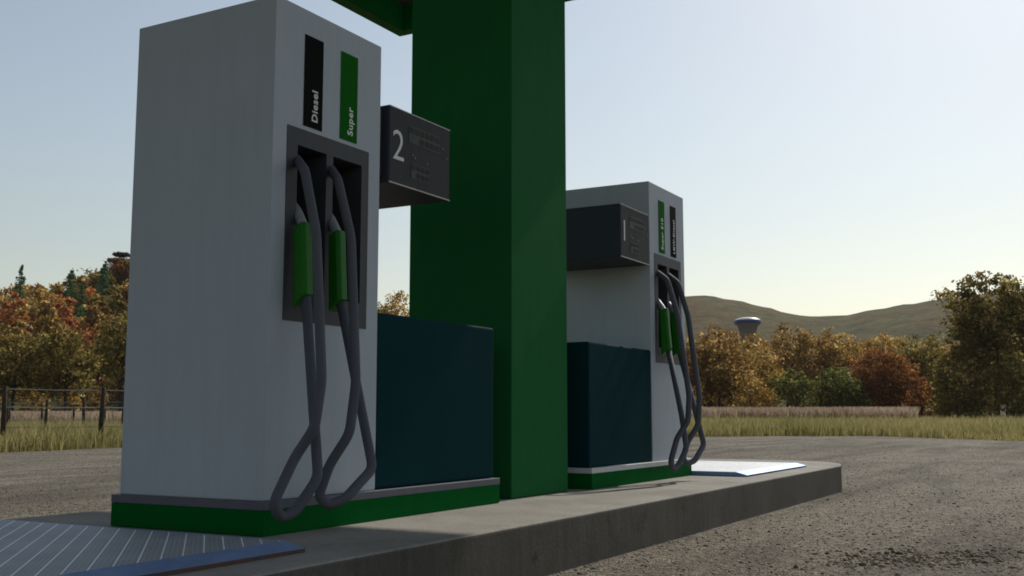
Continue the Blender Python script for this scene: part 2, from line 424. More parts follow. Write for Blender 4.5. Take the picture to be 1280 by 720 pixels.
YF = 2.926
make_pump(3.236, YF, +1, 'tall white fuel pump numbered 2 with Diesel and Super signs', '2',
          (('Diesel', 'black', 'black sign strip reading Diesel', .052), ('Super', 'green_label', 'green sign strip reading Super', .052)), 'grey_trim')
make_pump(7.318, YF, -1, 'white fuel pump numbered 1 with Super E10 and LKW-Diesel signs', '1',
          (('Super E10', 'green_label', 'green sign strip reading Super E10', .055), ('LKW-Diesel', 'black', 'black sign strip reading LKW-Diesel', .05)), 'light_trim')

# ------------------------------------------------------------------ canopy on its column
CZ, CX0, CX1, CY0, CY1 = 4.4, -9, 8.855, 1.2, 6.3  # unseen -X reach and -Y edge are invented to shape light on the pumps
can = empty('station_canopy', (5.67, 3.33, 0), 'dark green filling station canopy carried on one wide square green column', 'canopy')
def local(bm): bmesh.ops.translate(bm, verts=bm.verts, vec=(-5.67, -3.33, 0)); return bm
bm = bmesh.new(); box(bm, 5.312, 6.03, 2.974, 3.686, .001, CZ + .3); mesh_obj('column', local(bm), M['green_col'], can, bevel=.006)
ft, fh = .14, .62
for (x0, x1, y0, y1) in ((CX0, CX1, CY0, CY0 + ft), (CX0, CX1, CY1 - ft, CY1), (CX0, CX0 + ft, CY0 + ft + .001, CY1 - ft - .001), (CX1 - ft, CX1, CY0 + ft + .001, CY1 - ft - .001)):
    bm = bmesh.new(); box(bm, x0, x1, y0, y1, CZ + .012, CZ + fh); f = mesh_obj('fascia', local(bm), M['fascia'], can, bevel=.004)
    bm = bmesh.new(); box(bm, x0 + .002, x1 - .002, y0 + .002, y1 - .002, CZ, CZ + .011); mesh_obj('lip', local(bm), M['canopy_lip'], f)
bm = bmesh.new()
xx = CX0 + ft + .002
while xx < CX1 - ft - .12:
    box(bm, xx, xx + .185, CY0 + ft + .002, CY1 - ft - .002, CZ + .27, CZ + .285); xx += .2
box(bm, CX0 + ft + .002, CX1 - ft - .002, CY0 + ft + .002, CY1 - ft - .002, CZ + .3, CZ + .32)
mesh_obj('ceiling', local(bm), M['ceiling'], can)
bm = bmesh.new(); box(bm, CX0 + .02, CX1 - .02, CY0 + .02, CY1 - .02, CZ + fh + .002, CZ + fh + .03); mesh_obj('roof_sheet', local(bm), M['grey_trim'], can)

# ------------------------------------------------------------------ kerb island and metal plates
half = [(10.3, 2.248), (10.72, 2.335), (11.02, 2.52), (11.18, 2.8), (11.24, 3.1)]
YC, XC = 3.335, 5.645
ring = half + [(x, 2 * YC - y) for x, y in half[::-1]]
ring = ring + [(2 * XC - x, 2 * YC - y) for x, y in ring]
pts = []
for a, b in zip(ring, ring[1:] + ring[:1]):
    L = math.dist(a, b); n = max(1, int(L / .25))
    for i in range(n): pts.append((a[0] + (b[0] - a[0]) * i / n, a[1] + (b[1] - a[1]) * i / n))
bm = bmesh.new()
rr = random.Random(3)
lo = [bm.verts.new((x, y, GZ - .1)) for x, y in pts]; hi = [bm.verts.new((x, y + rr.uniform(-.002, .002), -.0015)) for x, y in pts]
n = len(pts)
for i in range(n): bm.faces.new((lo[i], lo[(i + 1) % n], hi[(i + 1) % n], hi[i]))
bm.faces.new(hi)
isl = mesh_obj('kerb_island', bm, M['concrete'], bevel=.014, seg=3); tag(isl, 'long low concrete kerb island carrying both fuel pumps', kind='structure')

def plate(x0, x1, y0, y1, label):
    o = empty('metal_plate', ((x0 + x1) / 2, (y0 + y1) / 2, 0), label, 'metal plate', 'metal plates on the kerb island')
    cx, cy = (x0 + x1) / 2, (y0 + y1) / 2; w, d = (x1 - x0) / 2, (y1 - y0) / 2; s = .09
    bm = bmesh.new(); e = .012
    quad(bm, [(-w + e, -d + s, .034), (w - e, -d + s, .034), (w - e, d - s, .034), (-w + e, d - s, .034)])
    mesh_obj('tread', bm, M['grate'], o)
    for sg in (-1, 1):                     # sloping rims along both long sides
        bm = bmesh.new()
        a = [(-w, sg * d, .012), (w, sg * d, .012), (w, sg * (d - s), .034), (-w, sg * (d - s), .034)]
        quad(bm, a if sg < 0 else a[::-1])
        mesh_obj('sloping_rim', bm, M['rim'], o)
        bm = bmesh.new(); quad(bm, [(-w, sg * d, 0), (w, sg * d, 0), (w, sg * d, .012), (-w, sg * d, .012)]); mesh_obj('edge_face', bm, M['rust'], o)
        bm = bmesh.new()
        box(bm, min(sg * w, sg * (w - e)), max(sg * w, sg * (w - e)), -d + s, d - s, 0.001, .034)
        quad(bm, [(sg * w, -d, 0), (sg * w, -d, .012), (sg * w, -d + s, .034), (sg * w, -d + s, 0)]); quad(bm, [(sg * w, d, 0), (sg * w, d, .012), (sg * w, d - s, .034), (sg * w, d - s, 0)])
        mesh_obj('end_rim', bm, M['rim'], o)
    return o
plate(1.15, 2.94, 2.462, 4.208, 'shaded blue grey metal tread plate with pale diagonal stripes beside pump 2')
plate(8.075, 9.865, 2.462, 4.208, 'sunlit bright white metal tread plate beyond pump 1 at island end')

# ------------------------------------------------------------------ ground
def grid_sheet(name, poly, z, mat, step=None):
    bm = bmesh.new(); bm.faces.new([bm.verts.new((x, y, z)) for x, y in poly])
    if bm.faces[:] and True: bm.normal_update()
    bm.faces.ensure_lookup_table()
    if bm.faces[0].normal.z < 0: bmesh.ops.reverse_faces(bm, faces=bm.faces)
    bmesh.ops.triangulate(bm, faces=bm.faces)
    return tag(mesh_obj(name, bm, mat), kind='structure')
grid_sheet('ground', [(-4000, -4000), (4000, -4000), (4000, 4000), (-4000, 4000)], GZ - .004, M['field'])
edge = [(-60, -90), (26, -90), (30, -40), (31, -10), (31.9, 2), (35, 5), (37.6, 7), (36, 9.5), (33.5, 11.8), (28, 16), (22, 18.3), (16.4, 18.9), (13.4, 18.4), (8, 17), (0, 16), (-20, 17), (-60, 18)]
def jitter(poly, step, amp, seed):
    r = random.Random(seed); out = []
    for a, b in zip(poly, poly[1:] + poly[:1]):
        L = math.dist(a, b); n = max(1, int(L / step))
        for i in range(n):
            t = i / n; out.append((a[0] + (b[0] - a[0]) * t + r.uniform(-amp, amp), a[1] + (b[1] - a[1]) * t + r.uniform(-amp, amp)))
    return out
yard = jitter(edge, .8, .22, 5)
grid_sheet('gravel_yard', yard, GZ, M['gravel'])

def inside(x, y, poly):
    c = False; j = len(poly) - 1
    for i in range(len(poly)):
        xi, yi = poly[i]; xj, yj = poly[j]
        if (yi > y) != (yj > y) and x < (xj - xi) * (y - yi) / (yj - yi) + xi: c = not c
        j = i
    return c

ICO = [(0, 0, 1), (1, 0, 0), (0, 1, 0), (-1, 0, 0), (0, -1, 0), (0, 0, -1)]
def fast_mesh(name, V, F, mat, parent=None):
    """V: n x 3 array, F: m x k array of vertex indices (k = 3 or 4)"""
    V = np.asarray(V, np.float32).reshape(-1, 3); F = np.asarray(F, np.int32); k = F.shape[1]
    me = bpy.data.meshes.new(name)
    me.vertices.add(len(V)); me.vertices.foreach_set('co', V.ravel())
    me.loops.add(F.size); me.loops.foreach_set('vertex_index', F.ravel())
    me.polygons.add(len(F)); me.polygons.foreach_set('loop_start', np.arange(0, F.size, k, dtype=np.int32))
    try: me.polygons.foreach_set('loop_total', np.full(len(F), k, np.int32))
    except Exception: pass
    for m in (mat if isinstance(mat, (list, tuple)) else [mat]): me.materials.append(m)
    me.update(calc_edges=True); me.validate()
    return link(bpy.data.objects.new(name, me), parent)

def pebbles(name, pts, mat, label):
    q = np.array(pts); n = len(q); g = np.random.default_rng(n)
    a = g.uniform(0, 6.283, n); s = q[:, 2]
    sz = np.stack([s * g.uniform(.7, 1.3, n), s * g.uniform(.6, 1.1, n), s * g.uniform(.35, .75, n)], 1)
    L = np.array(ICO)[None] * sz[:, None] * g.uniform(.8, 1.2, (n, 6, 1))
    ca, sa = np.cos(a)[:, None], np.sin(a)[:, None]
    V = np.stack([q[:, 0, None] + L[..., 0] * ca - L[..., 1] * sa, q[:, 1, None] + L[..., 0] * sa + L[..., 1] * ca,
                  GZ + L[..., 2] + sz[:, 2, None] * .35], 2)
    T = np.array([f for i in range(4) for f in ((0, 1 + i, 1 + (i + 1) % 4), (5, 1 + (i + 1) % 4, 1 + i))])
    F = (T[None] + (np.arange(n) * 6)[:, None, None]).reshape(-1, 3)
    return tag(fast_mesh(name, V, F, mat), label, kind='stuff')
r = random.Random(11); P = []
for _ in range(80000):
    d = 3.2 + 24 * r.random() ** 2.4; a = R(29.2) + R(r.uniform(-34, 34))
    x, y = d * math.cos(a), d * math.sin(a)
    if inside(x, y, ring): continue
    P.append((x, y, min(.016, .003 + .0022 * r.expovariate(1)) * (.95 + d * .012)))
pebbles('gravel', P, M['pebble'], 'loose pale pebbles lying over the gravel yard')
P = []
for _ in range(2200):                          # turned-up clods in a rough band
    cy = r.uniform(-1.6, 1.25); cx = 5.5 + (1.15 - cy) * .95 + r.gauss(0, .16)
    if r.random() < .6: k_ = r.choice((1.15, .95, .72, .5, .2, -.3, -.9)); cy = r.gauss(k_, .1); cx = r.gauss(5.5 + (1.15 - k_) * .95 + .1 * math.sin(k_ * 40), .22)
    P.append((cx, cy, min(.022, .003 + r.expovariate(1) * .0042)))
P = [q for q in P if not inside(q[0], q[1], ring)]
pebbles('soil_clods', P, M['clod'], 'rough band of dark soil clods and gravel in right foreground')

# ------------------------------------------------------------------ pixel bearings (only used to read real positions off the photograph)
_f = Vector((math.cos(YAW) * math.cos(PITCH), math.sin(YAW) * math.cos(PITCH), math.sin(PITCH)))
_r = Vector((math.sin(YAW), -math.cos(YAW), 0)); _u = _r.cross(_f)
def bearing(px, py):
    d = _f * FPX + _r * (px - 640) + _u * (360 - py)
    h = math.hypot(d.x, d.y); return math.atan2(d.y, d.x), d.z / h
def at(px, d):
    a, _ = bearing(px, 518); return Vector((CAM.x + d * math.cos(a), CAM.y + d * math.sin(a), 0))
def height(px, py, d): return CAM.z + d * bearing(px, py)[1]
def width(px, w, d): return d * abs(bearing(px + w / 2, 518)[0] - bearing(px - w / 2, 518)[0])

# ------------------------------------------------------------------ grass
def blades(name, n, sample, h0, h1, w, mat, label):
    r = random.Random(n); q = np.array([t for t in (sample(r) for _ in range(n)) if t is not None]); n = len(q)
    g = np.random.default_rng(n); a = g.uniform(0, 6.283, n); h = g.uniform(h0, h1, n) * q[:, 2]; ww = w * g.uniform(.6, 1.4, n)
    lx, ly = g.normal(0, .22, n) * h, g.normal(0, .22, n) * h; ca, sa = np.cos(a) * ww, np.sin(a) * ww
    rows = []
    for t, k, zz in ((0, 1, 0), (.35, .75, .58), (1, .12, 1)):
        for sg in (-1, 1):
            rows.append(np.stack([q[:, 0] + lx * t + sg * ca * k, q[:, 1] + ly * t + sg * sa * k, GZ - .01 + h * zz], 1))
    V = np.stack(rows, 1); T = np.array([(0, 1, 3, 2), (2, 3, 5, 4)])
    F = (T[None] + (np.arange(n) * 6)[:, None, None]).reshape(-1, 4)
    return tag(fast_mesh(name, V, F, mat), label, kind='stuff')
def clump(x, y): return .72 + .26 * math.sin(x * 1.7 + 2 * math.sin(y * .9)) * math.sin(y * 1.3 + x * .4) + .2 * math.sin(x * .31 + y * .23) + .16 * math.sin(x * 5.1 + 3 * math.sin(y * 2.7))
def sample_right(r):
    d = 30 + 75 * r.random() ** 1.5; a = bearing(r.uniform(740, 1420), 518)[0]
    x, y = d * math.cos(a), d * math.sin(a)
    if inside(x, y, yard): return None
    near = min(1, max(.35, (d - 31) / 6))
    return x, y, clump(x, y) * near
blades('meadow_grass', 130000, sample_right, .3, .66, .014, M['grass'], 'tall green and straw coloured meadow grass beyond the gravel')
def sample_left(r):
    d = 21 + 70 * r.random() ** 1.8; a = bearing(r.uniform(-160, 560), 518)[0]
    x, y = d * math.cos(a), d * math.sin(a)
    if inside(x, y, yard): return None
    return x, y, clump(x, y)
blades('rough_grass', 80000, sample_left, .2, .6, .011, M['grass'], 'rough green grass growing along the wire fence')
def sample_crop(r):
    d = r.uniform(88, 118); px = r.uniform(640, 1145 - (d - 88) * .3); a = bearing(px, 518)[0]
    return d * math.cos(a), d * math.sin(a), 1
blades('dry_crop', 45000, sample_crop, 1.15, 1.4, .05, M['stalk'], 'strip of dry brown standing crop in front of the trees')
def sample_crop2(r):
    d = r.uniform(74, 92); a = bearing(r.uniform(-200, 500), 518)[0]
    return d * math.cos(a), d * math.sin(a), 1
blades('dry_crop', 26000, sample_crop2, .8, 1.0, .045, M['stalk'], 'band of dry brown crop behind the wire fences')

# ------------------------------------------------------------------ wire fences
def fence(label, posts, d, hgt, ext, wires):
    ps = [at(px, dd) for px, dd in posts]
    step = (ps[-1] - ps[0]) / max(1, len(ps) - 1)
    allp = [ps[0] - step * i for i in range(ext, 0, -1)] + ps + [ps[-1] + step * i for i in range(1, ext + 1)]
    o = empty('wire_fence', (ps[0].x, ps[0].y, GZ), label, 'fence', 'wire fences in the left meadow'); r = random.Random(int(d))
    L = [Vector((p.x - ps[0].x, p.y - ps[0].y, 0)) for p in allp]; tilt = []
    for p in L:
        bm = bmesh.new(); tx, ty = r.uniform(-.04, .04), r.uniform(-.04, .04); hh = hgt * r.uniform(.97, 1.05)
        tube(bm, [p + Vector((0, 0, -.1)), p + Vector((tx * .5, ty * .5, hh * .5)), p + Vector((tx, ty, hh))], [.06, .056, .05], 8)
        mesh_obj('post', bm, M['post'], o); tilt.append((tx, ty, hh))
    for wz in wires:
        bm = bmesh.new(); path = []
        for i, p in enumerate(L):
            tx, ty, hh = tilt[i]
            path.append(p + Vector((tx * wz, ty * wz, hgt * wz)))
            if i + 1 < len(L): path.append((p + L[i + 1]) / 2 + Vector((0, 0, hgt * wz - .015)))
        tube(bm, path, .0105, 5); mesh_obj('wire', bm, M['wire'], o)
    return o
fence('nearest wire fence with thick weathered posts at gravel edge', [(5, 25.6), (126, 26.2)], 26, 1.36, 5, (.33, .64, .93))
fence('second wire fence behind the nearest one with dark posts', [(57, 43), (105.5, 42.5), (154, 42)], 42, 1.3, 8, (.4, .9))
fence('farthest wire fence with thin posts close to the brown crop', [(12, 61), (52.5, 62), (92, 63), (131, 64)], 62, 1.25, 9, (.4, .9))

# ------------------------------------------------------------------ trees
def tri_tube(V, F, pts, rad, n=6):
    k0 = len(V); u, v = frame_of(pts[1] - pts[0])
    for p, r_ in zip(pts, rad):
        for i in range(n):
            a = 6.2832 * i / n; V.append(tuple(p + (u * math.cos(a) + v * math.sin(a)) * r_))
    for j in range(len(pts) - 1):
        for i in range(n):
            a = k0 + j * n; F.append((a + i, a + (i + 1) % n, a + n + (i + 1) % n, a + n + i))

class Cards:
    """collects quads: limbs and many small leaf faces"""
    def __init__(self, seed): self.V, self.F, self.n, self.g = [], [], 0, np.random.default_rng(seed)
    def add(self, V, F):
        self.V.append(np.asarray(V, float).reshape(-1, 3)); self.F.append(np.asarray(F).reshape(-1, 4) + self.n); self.n += len(self.V[-1])
    def limb(self, pts, rad, n=6):
        V, F = [], []; tri_tube(V, F, pts, rad, n); self.add(V, F)
    def leaves(self, P, s):
        g, n = self.g, len(P)
        nr = g.normal(0, 1, (n, 3)); nr[:, 2] += .3; nr /= np.linalg.norm(nr, axis=1)[:, None]
        t = g.normal(0, 1, (n, 3)); u = np.cross(nr, t); u /= np.linalg.norm(u, axis=1)[:, None]; v = np.cross(nr, u)
        a = (s * g.uniform(.5, 1.3, n))[:, None]; b = a * g.uniform(.45, .9, n)[:, None]
        V = np.stack([P - u * a, P + v * b * .8 - u * a * .2, P + u * a, P - v * b + u * a * .25], 1)
        self.add(V, np.arange(n * 4))
    def ball(self, c, rad, n, s, lo=.35):
        g = self.g; d = g.normal(0, 1, (n, 3)); d /= np.linalg.norm(d, axis=1)[:, None]
        self.leaves(np.array(c) + d * (g.uniform(lo ** 2, 1, n) ** .5)[:, None] * np.array(rad), s)
    def lobe(self, c, rad, puffs, per, s, spread=.2):
        """a bough: puffs of leaves set on a shell, gaps left between them"""
        g = self.g; d = g.normal(0, 1, (puffs, 3)); d /= np.linalg.norm(d, axis=1)[:, None]
        C = np.array(c) + d * g.uniform(.45, 1.0, puffs)[:, None] * np.array(rad)
        k = np.repeat(np.arange(puffs), g.poisson(per, puffs)); sp = spread * g.uniform(.6, 1.4, puffs)
        self.leaves(C[k] + g.normal(0, 1, (len(k), 3)) * sp[k, None] * np.array(rad) * np.array([1, 1, .75]), s)
    def build(self, name, mat, parent=None): return fast_mesh(name, np.concatenate(self.V), np.concatenate(self.F), mat, parent)

def broadleaf(pos, H, Wd, pal, label, group, seed, dens=1.0, bare=.22, base_z=GZ, card=None, cat='tree', nl=None, small=1.0):
    r = random.Random(seed); o = empty('broadleaf_tree', (pos.x, pos.y, base_z), label, cat, group)
    T, Cr = Cards(seed), Cards(seed + 1); tr = max(.1, H * .018)
    top = Vector((r.gauss(0, .03) * H, r.gauss(0, .03) * H, H * .8))
    mid = Vector((r.gauss(0, .02) * H, r.gauss(0, .02) * H, H * .35))
    T.limb([Vector((0, 0, -.3)), Vector((0, 0, .25)), mid, (mid + top) / 2, top], [tr * 1.5, tr, tr * .8, tr * .45, tr * .12], 8)
    s = card or max(.13, Wd * .024); nl = nl or (11 if Wd > 5 else 7)
    for i in range(nl):
        t = (i + .5) / nl; z = H * (bare + (1 - bare) * (.1 + .82 * t))
        env = Wd / 2 * math.sin(math.pi * min(1, .2 + .73 * t)) ** .7
        a = r.uniform(0, 6.28)
        for k in range(3 if .15 < t < .75 else 2 if t < .9 else 1):
            a += 2.1 + r.uniform(-.5, .5)
            rad = env * r.uniform(.34, .55) * small; off = max(0, env - rad * .8) * r.uniform(.55, 1.1)
            c = Vector((math.cos(a) * off, math.sin(a) * off, z + r.gauss(0, .025) * H))
            j = mid.lerp(top, max(0, t - .3)); T.limb([j, (j + c) / 2 + Vector((0, 0, -.04 * H * r.random())), c], [tr * .4, tr * .22, tr * .06], 5)
            zr = rad * r.uniform(.6, .85); k_ = (rad / s) ** 2
            Cr.lobe(c, (rad, rad, zr), int(15 + 4 * rad), max(5, .16 * k_ * dens), s)
    T.build('trunk', M['bark'], o); Cr.build('crown', LEAF[pal], o)
    return o

def conifer(pos, H, Wd, label, group, seed, base_z=GZ):
    r = random.Random(seed); o = empty('conifer_tree', (pos.x, pos.y, base_z), label, 'tree', group)
    T, Cr = Cards(seed), Cards(seed + 1); T.limb([Vector((0, 0, -.3)), Vector((0, 0, H * .5)), Vector((0, 0, H))], [H * .018, H * .011, .03])
    for i in range(14):
        t = i / 13; rad = Wd / 2 * (1 - t) ** .7 + .28
        for k in range(5):
            a = r.uniform(0, 6.28); Cr.ball((math.cos(a) * rad * .55, math.sin(a) * rad * .55, H * (.08 + .9 * t) + r.gauss(0, .012) * H), (rad * .55, rad * .55, H * .035), 26, max(.14, Wd * .05), .1)
    T.build('trunk', M['bark'], o); Cr.build('crown', LEAF['conifer'], o); return o

GR, GL, GH = 'autumn trees behind the right meadow', 'trees behind the left meadow', 'trees on the left hillside'
def tree_px(cx, top, w, d, pal, label, group, seed, **kw):
    p = at(cx, d); bz = kw.pop('bz', GZ); H = height(cx, top, d) - bz
    return broadleaf(p, H * .97, width(cx, w, d), pal, label, group, seed, base_z=bz, **kw)
right = [
    (830, 400, 95, 112, 'brown', 'brown tree partly hidden behind pump 1'),
    (898, 397, 112, 110, 'brown', 'broad brown and gold tree nearest pump 1 below the water tower'),
    (940, 452, 62, 101, 'gold', 'low pale gold tree just right of pump 1 hoses'),
    (942, 409, 88, 124, 'gold', 'pale gold tree directly in front of the water tower'),
    (990, 391, 92, 134, 'brown', 'tall brown tree standing right of the water tower'),
    (992, 452, 66, 104, 'green', 'small bushy green tree at the crop edge'),
    (1049, 404, 92, 142, 'gold', 'pale gold tree under the dip between the hills'),
    (1052, 450, 82, 103, 'green', 'small spreading dark green tree with visible forked trunk'),
    (1105, 424, 104, 107, 'rust', 'round rust red tree behind the brown crop'),
    (1104, 402, 84, 146, 'gold', 'golden tree rising behind the rust red tree'),
    (1152, 404, 86, 120, 'olive', 'olive tree between the rust red tree and tallest tree'),
    (1152, 462, 50, 99, 'rust', 'low red bush at the right end of the crop'),
    (1246, 316, 165, 96, 'dark', 'tallest dark tree at the right edge of the view'),
    (1196, 436, 84, 90, 'olive', 'low dense olive tree at the foot of the tallest tree'),
    (1268, 428, 88, 88, 'olive', 'low olive tree at the far right edge'),
    (1186, 478, 52, 94, 'dark', 'low dark bush left of the tallest tree trunk'),
    (1226, 472, 60, 97, 'olive', 'low olive bush right under the tallest tree'),
    (1275, 474, 56, 92, 'dark', 'low dark bush at the bottom of the right tree line'),
    (1345, 400, 110, 104, 'gold', 'gold tree outside the right edge of the view'),
]
for i, (cx, top, w, d, pal, lab) in enumerate(right):
    low = top > 420
    tree_px(cx, top, w, d, pal, lab, GR, 100 + i, bare=.04 if low else (.14 if w < 140 else .12), dens=1.15 if w < 140 else 1.5, card=.16 if not low else .14, **(dict(nl=17, small=.82) if w > 140 else {}))
left = [
    (-70, 398, 100, 104, 'dark', 'dark olive tree just outside the left edge'),
    (14, 398, 118, 100, 'dark', 'dark olive tree at the left edge behind the fences'),
    (82, 402, 104, 97, 'dark', 'dark spreading tree with visible trunks between the fence posts'),
    (150, 376, 92, 106, 'olive', 'taller olive tree beside the left edge of pump 2'),
    (235, 372, 100, 108, 'brown', 'brown tree hidden behind pump 2'),
    (488, 351, 100, 108, 'gold', 'golden topped tree seen between pump 2 and column'),
    (590, 380, 95, 116, 'brown', 'brown tree hidden behind the green column'),
]
for i, (cx, top, w, d, pal, lab) in enumerate(left):
    tree_px(cx, top, w, d, pal, lab, GL, 200 + i, bare=.24, dens=1.1, card=.155)

for i, (cx, top, w, d, lab) in enumerate([(40, 474, 44, 118, 'low golden bush glimpsed under the dark trees at left'), (88, 470, 40, 116, 'pale yellow green bush between the trunks behind the fences'),
                                      (120, 476, 36, 119, 'low golden bush below the taller olive tree'), (-20, 470, 50, 117, 'golden bush just outside the left edge')]):
    tree_px(cx, top, w, d, 'gold', lab, GL, 260 + i, bare=.02, dens=1.0, card=.17, cat='bush', nl=5)

# ------------------------------------------------------------------ hills
def interp(tab, x):
    if x <= tab[0][0]: return tab[0][1]
    for (a, b), (c, d) in zip(tab, tab[1:]):
        if x <= c:
            t = (x - a) / (c - a); t = t * t * (3 - 2 * t); return b + (d - b) * t
    return tab[-1][1]
SK = [(-400, 430), (0, 440), (400, 440), (640, 420), (760, 392), (850, 375), (885, 373), (920, 379), (960, 388), (990, 396), (1015, 399), (1060, 398), (1100, 391), (1140, 384), (1180, 378), (1250, 371), (1400, 366), (1700, 380), (2000, 420)]
def hill_sheet(name, pxs, rads, hf, label):
    V, F = [], []; nr = len(rads)
    for px in pxs:
        a = bearing(px, 518)[0]
        for k, d in enumerate(rads): V.append((d * math.cos(a), d * math.sin(a), hf(px, d)))
    for i in range(len(pxs) - 1):
        for k in range(nr - 1): F.append((i * nr + k, i * nr + k + 1, (i + 1) * nr + k + 1, (i + 1) * nr + k))
    me = bpy.data.meshes.new(name); me.from_pydata(V, [], F); me.materials.append(M['hill'])
    for p in me.polygons: p.use_smooth = True
    bm = bmesh.new(); bm.from_mesh(me); bmesh.ops.recalc_face_normals(bm, faces=bm.faces)
    bm.to_mesh(me); bm.free()
    return tag(link(bpy.data.objects.new(name, me)), label, kind='structure')
def hf1(px, d):
    top = height(px, interp(SK, px), 720); t = max(0, min(1, (d - 300) / 420)); s = t * t * (3 - 2 * t)
    n = .9 * math.sin(px * .045 + d * .013) + .7 * math.sin(px * .021 - d * .03) + .3 * math.sin(px * .21 + d * .05)
    if d > 720: s = 1 - ((d - 720) / 900) ** 2 * .6
    return GZ - 1 + (top - GZ + 1) * s + n * s * (1 - .8 * max(0, min(1, (d - 450) / 200)))
hill_sheet('hills', [-400 + i * 12 for i in range(201)], [290 + i * 18 for i in range(24)] + [720 + i * 60 for i in range(12)], hf1, 'bare olive and brown hills behind the trees')
LS = [(-400, 408), (-100, 411), (0, 398), (60, 384), (110, 370), (160, 352), (230, 345), (330, 370), (440, 410), (560, 470), (640, 518)]
def hf2(px, d):
    top = height(px, interp(LS, px), 235); t = max(0, min(1, (d - 118) / 117)); s = t * t * (3 - 2 * t)
    if d > 235: s = 1 - ((d - 235) / 150) ** 2 * .5
    return GZ - .6 + max(0, top - GZ) * s
hill_sheet('wooded_hill', [-420 + i * 12 for i in range(90)], [112 + i * 9 for i in range(32)], hf2, 'hillside rising behind the left meadow')
# trees one can tell apart on that hillside
def hill_tree(cx, top, w, d, pal, lab, seed):
    bz = hf2(cx, d); p = at(cx, d); H = max(3.5, height(cx, top, d) - bz)
    if pal == 'conifer': return conifer(p, H, width(cx, w, d), lab, GH, seed, bz)
    return broadleaf(p, H, width(cx, w, d), pal, lab, GH, seed, base_z=bz, bare=.08, dens=.8, card=.3)
hillside = [
    (17, 333, 30, 190, 'conifer', 'tallest green conifer at the left of the hillside'),
    (81, 338, 26, 196, 'conifer', 'small green conifer in the middle of the hillside'),
    (122, 330, 30, 190, 'conifer', 'green conifer left of the cedar on the hillside'),
    (95, 357, 22, 172, 'conifer', 'low green conifer in front of orange hillside trees'),
    (8, 356, 46, 168, 'orange', 'bright orange tree at left edge of the hillside'),
    (76, 361, 42, 160, 'orange', 'orange red tree in the middle of the hillside'),
    (43, 356, 44, 200, 'brown', 'brown tree on the skyline between the conifers'),
    (64, 352, 34, 205, 'gold', 'small gold tree on the hillside skyline'),
    (102, 341, 46, 204, 'gold', 'pale gold tree on the skyline left of the third conifer'),
    (146, 321, 52, 205, 'rust', 'rust coloured tree on the crest beside pump 2'),
    (54, 376, 56, 150, 'gold', 'pale yellow tree below the orange hillside trees'),
    (14, 376, 48, 146, 'gold', 'yellow tree below the bright orange tree'),
    (118, 366, 50, 158, 'brown', 'brown tree low on the hillside above the olive tree'),
    (152, 346, 56, 176, 'brown', 'dull brown tree under the crest beside pump 2'),
    (132, 352, 44, 170, 'olive', 'olive tree below the third conifer on the hillside'),
    (-40, 352, 60, 180, 'gold', 'gold hillside tree just outside the left edge'),
    (210, 330, 60, 200, 'brown', 'brown crest tree hidden behind pump 2'),
]
for i, t in enumerate(hillside): hill_tree(*t, 300 + i)
# flat layered cedar on the crest
d = 212; p = at(143, d); bz = hf2(143, d); H = height(143, 316, d) - bz
ced = empty('cedar_tree', (p.x, p.y, bz), 'dark flat layered cedar on the crest beside pump 2', 'tree')
T, Cr = Cards(5), Cards(6); T.limb([Vector((0, 0, -.3)), Vector((.1, 0, H * .6)), Vector((0, 0, H))], [.35, .25, .05]); T.build('trunk', M['bark'], ced)
w1 = width(143, 25, d) / 2
for (ox, z, rx, rz) in ((.1, H - .3, w1, .38), (-.9, H - 1.35, w1 * .95, .26), (1.0, H - 2.5, w1, .4), (-.3, H - 3.8, w1 * 1.1, .5)):
    Cr.ball((ox * _r.x, ox * _r.y, z), (rx, rx, rz), 520, .3, .1)
Cr.build('crown', LEAF['cedar'], ced)

# far wood that reads as one mass: behind the right tree line and over the left hillside
def mass(name, spec, label, seed):
    r = random.Random(seed); C = Cards(seed); mi = []
    pals = ['gold', 'brown', 'olive', 'rust', 'dark', 'orange']
    for (pos, z0, H, Wd, pal) in spec:
        k0 = C.n; C.limb([Vector((pos.x, pos.y, z0 - .3)), Vector((pos.x, pos.y, z0 + H * .7))], [.2, .06], 5); mi.append(np.zeros(5, np.int32))
        f0 = sum(len(f) for f in C.F[-1:]); k0 = len(C.F)
        for _ in range(8):
            a, o_ = r.uniform(0, 6.28), Wd * .28 * r.random(); zz = z0 + H * r.uniform(.2, .84); rad = Wd * r.uniform(.18, .3)
            C.lobe((pos.x + math.cos(a) * o_, pos.y + math.sin(a) * o_, zz), (rad, rad, rad * .72), 10, 9, .33, .26)
        mi.append(np.full(sum(len(f) for f in C.F[k0:]), 1 + pals.index(pal), np.int32))
    o = C.build(name, [M['bark']] + [LEAF[q] for q in pals])
    o.data.polygons.foreach_set('material_index', np.concatenate(mi)); o.data.update()
    return tag(o, label, kind='stuff')
r = random.Random(21); spec = []
for _ in range(120):
    px = r.uniform(700, 1500); d = r.uniform(135, 260); H = height(px, r.uniform(403, 424), d) - GZ
    if px < 960: H *= .82
    spec.append((at(px, d), GZ, H, r.uniform(6, 10), r.choice(['gold', 'brown', 'brown', 'olive', 'rust', 'gold'])))
mass('far_wood', spec, 'far autumn wood behind the right tree line', 31)
spec = []
for _ in range(230):
    px = r.uniform(-260, 520); d = r.uniform(128, 250)
    if -10 < px < 165 and d > 215 and r.random() < .5: continue
    spec.append((at(px, d), hf2(px, d), r.uniform(5, 8.0), r.uniform(5, 8.5), r.choice(['gold', 'brown', 'olive', 'rust', 'orange', 'dark', 'gold'])))
mass('far_wood', spec, 'autumn wood covering the left hillside', 32)

